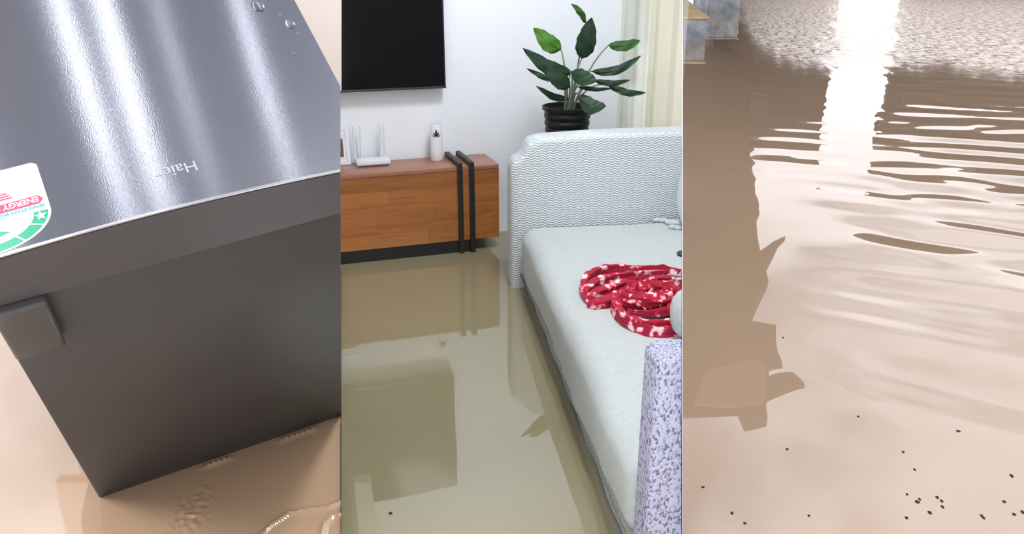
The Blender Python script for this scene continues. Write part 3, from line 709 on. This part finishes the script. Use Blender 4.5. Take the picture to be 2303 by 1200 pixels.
# crumpled grey cloth and small dark thing at the right edge of the seat
bm = bmesh.new()
M_GREY = new_mat('pale_grey_cloth', (.50, .55, .58), .85)
for x, y, r in ((1478, 494, .014), (1492, 495, .016), (1508, 499, .02), (1520, 503, .022), (1512, 510, .014), (1530, 497, .018), (1526, 511, .014)):
    p = at_z(x, y, SZ + .012); t = bmesh.new(); bmesh.ops.create_icosphere(t, subdivisions=2, radius=r)
    for v in t.verts:
        v.co = Vector((v.co.x * 1.5, v.co.y, v.co.z * .7)) * (1 + .35 * noise.noise(v.co * 60 + Vector((x, y, 0)))) + p
    me = bpy.data.meshes.new('tmp'); t.to_mesh(me); t.free(); bm.from_mesh(me)
tag(bm_obj('crumpled_cloth', wcut(bm), M_GREY), 'crumpled pale grey cloth beside the back cushion of the sofa', 'cloth')
p = at_z(1534, 570, SZ + .012)
bm = pillow_bm(.020, .022, .010, 8, 2.5); bmesh.ops.translate(bm, verts=bm.verts, vec=p)
tag(bm_obj('computer_mouse', wcut(bm), new_mat('dark_plastic', (.03, .035, .035), .4)), 'small dark rounded object at the right edge of the seat', 'small object')

# ------------------------------------------------------------------ plant in a black pot behind the far arm
PY = 3.84
pc = at_y(1276, 240, PY)
potz = pc.z
plant = empty('potted_plant', (pc.x, PY, 0)); tag(plant, 'green broad-leaved plant in a ribbed black pot behind the sofa', 'potted plant')
M_POT = new_mat('black_pot', (.006, .006, .007), .4, **{'Specular IOR Level': .3}); M_SOIL = new_mat('soil', (.03, .02, .012), .95)
R1 = .119
prof = [(0, -.06), (R1 * .62, -.06), (R1 * .70, .2), (R1 * .80, potz - .20)]
for k in range(5):
    z = potz - .19 + k * .034; r = R1 * (.82 + .022 * k); prof += [(r - .002, z), (r + .003, z + .008), (r + .003, z + .022), (r - .002, z + .030)]
prof += [(R1 * .93, potz - .015), (R1 * 1.0, potz - .012), (R1 * 1.02, potz + .004), (R1 * .97, potz + .006), (R1 * .90, potz - .03), (R1 * .88, potz - .06)]
bm_obj('pot', lathe_bm(prof + [(0, potz - .06)], 40), M_POT, plant)
bm_obj('soil', lathe_bm([(0, potz - .035), (R1 * .6, potz - .037), (R1 * .885, potz - .045), (R1 * .87, potz - .055), (0, potz - .055)], 24), M_SOIL, plant)
def leaf_mat(name, a, b):
    m = new_mat(name, a, .5, **{'Specular IOR Level': .25}); noise_col(m, [(.3, a), (.7, b)], 9, 3); return m
M_LD = leaf_mat('leaf_dark_green', (.010, .030, .016), (.020, .052, .022)); M_LM = leaf_mat('leaf_mid_green', (.022, .075, .016), (.045, .12, .022)); M_LB = leaf_mat('leaf_bright_green', (.045, .15, .012), (.08, .21, .02))
M_STEM = new_mat('pale_green_stem', (.16, .20, .12), .5)
LEAVES = [  # base px, tip px, width px, depth offset base/tip, material, arch px, stem root x offset
    ((1318, 52), (1285, 8), 15, .06, .03, M_LM, 3), ((1308, 132), (1331, 39), 44, -.02, -.06, M_LD, -4), ((1262, 112), (1200, 62), 40, .04, .02, M_LB, -8),
    ((1287, 165), (1176, 108), 34, -.04, -.10, M_LD, -14), ((1270, 178), (1184, 153), 15, .05, .06, M_LD, -10), ((1282, 196), (1226, 148), 36, -.08, -.12, M_LD, -6),
    ((1280, 222), (1206, 193), 17, .0, -.03, M_LD, -10), ((1286, 160), (1342, 182), 36, -.10, -.16, M_LD, -6), ((1368, 102), (1441, 90), 25, .02, .05, M_LM, -8),
    ((1330, 160), (1443, 124), 21, -.02, .02, M_LD, -16), ((1336, 180), (1418, 179), 15, -.04, -.06, M_LD, -9), ((1366, 190), (1453, 208), 17, .02, .0, M_LD, -10),
    ((1302, 215), (1363, 238), 36, -.12, -.17, M_LD, -14), ((1299, 195), (1378, 199), 10, -.08, -.11, M_LD, -5)]
PM = Vector((pc.x, PY, 0))
for i, ((bx, by), (tx, ty), wpx, d0, d1, m, archpx) in enumerate(LEAVES):
    b0 = at_y(bx, by, PY + d0); b1 = at_y(tx, ty, PY + d1); px = PY / F_PX * 1.02
    ax = b1 - b0; L_ = ax.length; ax.normalize(); side = ax.cross(Vector((0, -1, .35))).normalized(); upv = side.cross(ax).normalized()
    if upv.y > 0: upv = -upv
    n, wn = 12, 6; V = []; Fc = []
    ims = Vector((0, 0, 1))
    for j in range(n + 1):
        t = j / n; w = wpx * px * .47 * (math.sin(math.pi * min(1, t ** .82)) ** .62) * (1 + .06 * math.sin(j * 2.1 + i))
        if t > .82: w *= 1 - .25 * (t - .82) / .18
        c = b0 + ax * (L_ * t) + ims * (-archpx * px * math.sin(math.pi * t) * -1) + upv * (.02 * math.sin(math.pi * t))
        for k in range(wn + 1):
            s_ = k / wn * 2 - 1; V.append(c + side * (w * s_) + upv * (-abs(s_) * w * .22 + .004 * math.sin(t * 14 + s_ * 3)) - PM)
    for j in range(n):
        for k in range(wn): a = j * (wn + 1) + k; Fc.append((a, a + 1, a + wn + 2, a + wn + 1))
    nv = len(V); off = -upv * .0012; V += [v + off for v in V]; Fc += [tuple(q + nv for q in f[::-1]) for f in Fc[:]]
    bd = [k for k in range(wn + 1)] + [j * (wn + 1) + wn for j in range(1, n + 1)] + [n * (wn + 1) + k for k in range(wn - 1, -1, -1)] + [j * (wn + 1) for j in range(n - 1, 0, -1)]
    Fc += [(bd[q], bd[(q + 1) % len(bd)], bd[(q + 1) % len(bd)] + nv, bd[q] + nv) for q in range(len(bd))]
    lf = pyd('leaf', V, Fc, m, plant)
    bm_obj('midrib', tube_bm([b0 + ax * (L_ * t) + ims * (archpx * px * math.sin(math.pi * t)) + upv * (.0215 * math.sin(math.pi * t)) - PM for t in [q / 10 for q in range(11)]], [.0022 * (1 - q / 12) for q in range(11)], 5), M_LM, lf)
    root = Vector((random.uniform(-.022, .022), random.uniform(-.03, .03), potz - .045)); e1 = b0 - PM
    pts = []
    for q in range(9):
        t = q / 8; pts.append(root.lerp(e1, t) + Vector((0, 0, .05 * math.sin(math.pi * t) * (1 if e1.z > root.z + .1 else .3))))
    bm_obj('stem', tube_bm(pts, [.0055 - .0025 * q / 8 for q in range(9)], 6), M_STEM, plant)

# ------------------------------------------------------------------ curtains at the window end of the back wall
def curtain_mat(name, col, tr):
    m = new_mat(name, col, .85); b = bsdf(m)
    tl = nd(m, 'ShaderNodeBsdfTranslucent'); tl.inputs[0].default_value = (*col, 1); tp = nd(m, 'ShaderNodeBsdfTransparent')
    mx = nd(m, 'ShaderNodeMixShader'); mx.inputs[0].default_value = .5; ln(m, b, 'BSDF', mx, 1); ln(m, tl, 'BSDF', mx, 2)
    m2 = nd(m, 'ShaderNodeMixShader'); m2.inputs[0].default_value = tr; ln(m, mx, 'Shader', m2, 1); ln(m, tp, 'BSDF', m2, 2)
    ln(m, m2, 'Shader', m.node_tree.nodes['Material Output'], 'Surface'); return m
def curtain(name, u0, u1, off, npl, amp, mat, label):
    n = npl * 14; V, Fc = [], []
    zs_ = [.02, .5, 1.0, 1.5, 2.0, 2.42]
    for z in zs_:
        for i in range(n + 1):
            t = i / n; u = u0 + (u1 - u0) * t; ph = t * npl * 2 * math.pi
            s = math.sin(ph + .5 * math.sin(ph * .37)); d = off + amp * (s * (.75 + .25 * math.sin(ph * .23 + 1))) * (1 - .25 * z / 2.42)
            p = W0 + UX * (u + amp * .35 * math.sin(ph * 2) * .5) - VY * d; V.append((p.x, p.y, z))
    for j in range(len(zs_) - 1):
        for i in range(n): a = j * (n + 1) + i; Fc.append((a, a + 1, a + n + 2, a + n + 1))
    bm = bmesh.new(); vv = [bm.verts.new(v) for v in V]
    for f in Fc: bm.faces.new([vv[k] for k in f])
    bmesh.ops.solidify(bm, geom=list(bm.faces), thickness=.002)
    return tag(bm_obj(name, wcut(bm), mat), label, 'curtain')
def u_of(x, y): return (on_plane(x, y, W0 - VY * .08, VY) - W0).dot(UX)
M_CUR = curtain_mat('cream_curtain_cloth', (.96, .945, .86), .0); M_SHE = curtain_mat('sheer_curtain_cloth', (.90, .92, .86), .12)
curtain('sheer_curtain', u_of(1398, 150), u_of(1466, 150), .05, 3, .014, M_SHE, 'thin sheer grey-green curtain behind the plant')
curtain('curtain', u_of(1455, 150), u_of(1600, 150), .09, 4, .022, M_CUR, 'cream pleated curtain at the right end of the white wall')
ra, rb = W0 + UX * u_of(1385, 0) - VY * .085, W0 + UX * (u_of(1500, 0)) - VY * .085
tag(bm_obj('curtain_rod', wcut(tube_bm([(ra.x, ra.y, 2.45), (rb.x, rb.y, 2.45)], .012, 12)), M_BLK), 'black curtain rod above the cream curtain', 'rod')

# ------------------------------------------------------------------ right: what stands along the flooded yard and is mirrored in the water
M_PLW2 = fabric('weathered_bluegrey_paint', (.20, .24, .28), (.42, .46, .50), 3, .2, .02)
M_YEL = fabric('yellowed_timber', (.42, .33, .17), (.58, .47, .27), 4, .2, .02)
def block_at(name, label, cat, xl, xr, yb, h, depth, top_mat, side_mat, toph, rz=0.0):
    p0, p1 = at_z(xl, yb), at_z(xr, yb); t = empty(name, p1, rz); w = (p1 - p0).length
    bm_obj('side', box_bm(-w, 0, 0, depth, -.1, h - toph, .03, 2), side_mat, t)
    bm_obj('top', box_bm(-w - .03, .03, -.05, depth, h - toph, h, .015, 2), top_mat, t)
    return tag(t, label, cat)
block_at('bench', 'pale timber-topped bench with blue-grey side standing in the water', 'bench', 1300, 1587, 91, .46, 10, M_YEL, M_PLW2, .05, math.radians(-9))
block_at('concrete_block', 'blue-grey block behind the timber-topped bench', 'block', 1597, 1664, 26, .9, 2.0, M_PLW2, M_PLW2, .06, math.radians(4))
# added dark sheet overhead, cut to shape the brown silhouette mirrored in the water
ZK = 2.8
sil = [(1400, 921), (1535, 918), (1663, 906), (1678, 945), (1729, 930), (1725, 906), (1728, 876), (1785, 855), (1772, 835), (1728, 851), (1729, 820), (1756, 812), (1748, 785), (1745, 725), (1685, 717), (1728, 632), (1720, 600), (1755, 528), (1708, 560), (1700, 500), (1708, 470), (1695, 400), (1690, 330), (1684, 290), (1690, 220), (1678, 130), (1640, 105), (1400, 105)]
poly = [mirror_at_z(x, y, ZK) for x, y in sil]
can = empty('mirror_silhouette', Vector((poly[0].x, poly[0].y, 0))); tag(can, 'added dark overhead sheet shaping the silhouette mirrored left in the rippling water', 'overhead sheet')
from mathutils.geometry import tessellate_polygon
bm = bmesh.new(); lo_p = [p - can.location for p in poly]
va = [bm.verts.new(p) for p in lo_p]; vb = [bm.verts.new(p + Vector((0, 0, .12))) for p in lo_p]
for t3 in tessellate_polygon([[Vector((p.x, p.y, 0)) for p in lo_p]]):
    bm.faces.new([va[k] for k in t3]); bm.faces.new([vb[k] for k in reversed(t3)])
for k in range(len(va)): bm.faces.new((va[k], vb[k], vb[(k + 1) % len(va)], va[(k + 1) % len(va)]))
bm_obj('silhouette_sheet', bm, M_BROWN, can, False)
for k in (.1, .4, .75):
    q = poly[0].lerp(poly[-1], k) - can.location
    bm_obj('post', box_bm(q.x - .06, q.x + .06, q.y - .06, q.y + .06, -.1, ZK, .01), M_BROWN, can)
q = [mirror_at_z(x, y, ZK - .05) for x, y in ((1560, 900), (1585, 835), (1690, 812), (1724, 830), (1722, 895), (1660, 903))]
bm = prism_bm([p - can.location for p in q], (0, 0, .04)); bm_obj('pale_patch', bm, new_mat('pale_patch_brown', (.30, .23, .17), .7), can, False)  # lighter piece added for the paler part of the mirrored silhouette
# two houses far off, with a bright gap between them
M_HW = new_mat('brown_render', (.055, .042, .036), .9); M_HR = new_mat('dark_roof_tiles', (.035, .025, .022), .8); M_GL = new_mat('window_glass', (.02, .025, .03), .1)
M_HG = new_mat('grey_shed_boards', (.10, .085, .072), .9)
def house(x0px, x1px, Y, h, ridge_h, label, wall_m, wins, depth=6, rz=0.0):
    a = mirror_at_z(x0px, 330, 0.0); 
    k0, k1 = (x0px - 1151.5), (x1px - 1151.5)
    ad_ = Y * math.cos(PITCH) + 5.3 * math.sin(PITCH); X0, X1 = k0 / F_PX * ad_, k1 / F_PX * ad_
    t = empty('house', (X0, Y, 0), rz); W_ = X1 - X0
    bm_obj('wall', box_bm(0, W_, 0, depth, -.2, h), wall_m, t, False)
    bm = prism_bm([Vector((-.3, -.4, h)), Vector((-.3, depth + .4, h)), Vector((-.3, depth / 2, h + ridge_h))], (W_ + .6, 0, 0)); bm_obj('roof', bm, M_HR, t, False)
    for (fx, fz, fw, fh) in wins:
        f = bm_obj('window', box_bm(W_ * fx, W_ * fx + fw, -.06, .02, h * fz, h * fz + fh, .02, 1), M_HG, t, False)
        bm_obj('pane', box_bm(W_ * fx + .1, W_ * fx + fw - .1, -.07, -.05, h * fz + .1, h * fz + fh - .1), M_GL, f, False)
    return tag(t, label, 'house')
house(1600, 1866, 46, 7.9, 1.2, 'brown house across the water, left of the bright gap', M_HW, ((.35, .25, 1.0, 1.5), (.65, .25, 1.0, 1.5), (.35, .65, 1.0, 1.3)))
house(2004, 2500, 46, 7.7, 1.4, 'long dark house across the water, right of the bright gap', M_HW, tuple((.06 + .15 * k, f_, 1.1, 1.4) for k in range(6) for f_ in (.2, .62)), rz=math.radians(-23.5))

# ------------------------------------------------------------------ specks of debris on the water
M_SPK = new_mat('dark_debris', (.02, .015, .012), .9)
SPECIAL = {(2155, 971): 'short dark sliver floating alone, high up in the right of the brown water', (1581, 1095): 'flat dark sliver nearest the left edge of the brown water',
           (1646, 1153): 'round dark speck low in the left corner of the brown water', (1675, 1176): 'lowest dark speck in the left corner of the brown water', (1819, 1159): 'lone small dark speck at the foot of the brown water, left of the cluster',
           (2063, 1127): 'largest dark speck of the cluster on the brown water', (2300, 1150): 'dark speck cut off by the right edge of the brown water', (1761, 759): 'topmost tiny dark speck on the pale part of the brown water',
           (1770, 1010): 'thin dark sliver on the brown water below the mirrored dark sheet', (2210, 1160): 'long faint dark streak of debris between the cluster and the right edge'}
def speck(x, y, wpx, hpx, label, grp):
    p = at_z(x, y); k = (p - C).length / F_PX; p.z = (h_right(p, x, y)[0] if x > 1535 else h_mid(p, x, y)) + .0003; bm = bmesh.new(); bmesh.ops.create_icosphere(bm, subdivisions=2, radius=1)
    s = random.random() * 50
    for v in bm.verts:
        n = 1 + .5 * noise.noise(v.co * 1.3 + Vector((s, 0, 0))); v.co = Vector((v.co.x * wpx * k * .5 * n, v.co.y * hpx * k * .8 * n, v.co.z * .002 + .001))
    o = bm_obj('debris_speck', bm, M_SPK); o.location = p; tag(o, SPECIAL.get((x, y), label), 'debris', grp)
G_ = 'dark specks on the brown water'; LB = 'tiny dark speck of debris floating on the brown water'
for x, y, w, h in ((2155, 971, 13, 5), (1581, 1095, 11, 4), (1646, 1153, 8, 9), (1819, 1159, 7, 6), (1675, 1176, 9, 6), (2063, 1127, 12, 10), (2068, 1121, 6, 8), (2091, 1151, 10, 10), (2108, 1117, 9, 8), (2118, 1125, 8, 8), (2120, 1138, 7, 10), (2259, 1127, 10, 7), (2281, 1155, 9, 7), (2300, 1150, 8, 10), (2031, 1016, 6, 8), (2057, 1055, 6, 8), (2040, 1110, 6, 6), (2039, 1163, 8, 8), (1770, 1010, 9, 4), (2275, 1070, 8, 12), (2210, 1160, 7, 16), (1761, 759, 5, 6), (1930, 938, 7, 5)):
    speck(x, y, w * .68, h * .6, LB, G_)
speck(878, 1154, 8, 5, 'dark speck of debris floating on the calm olive water', 'specks on the olive water')
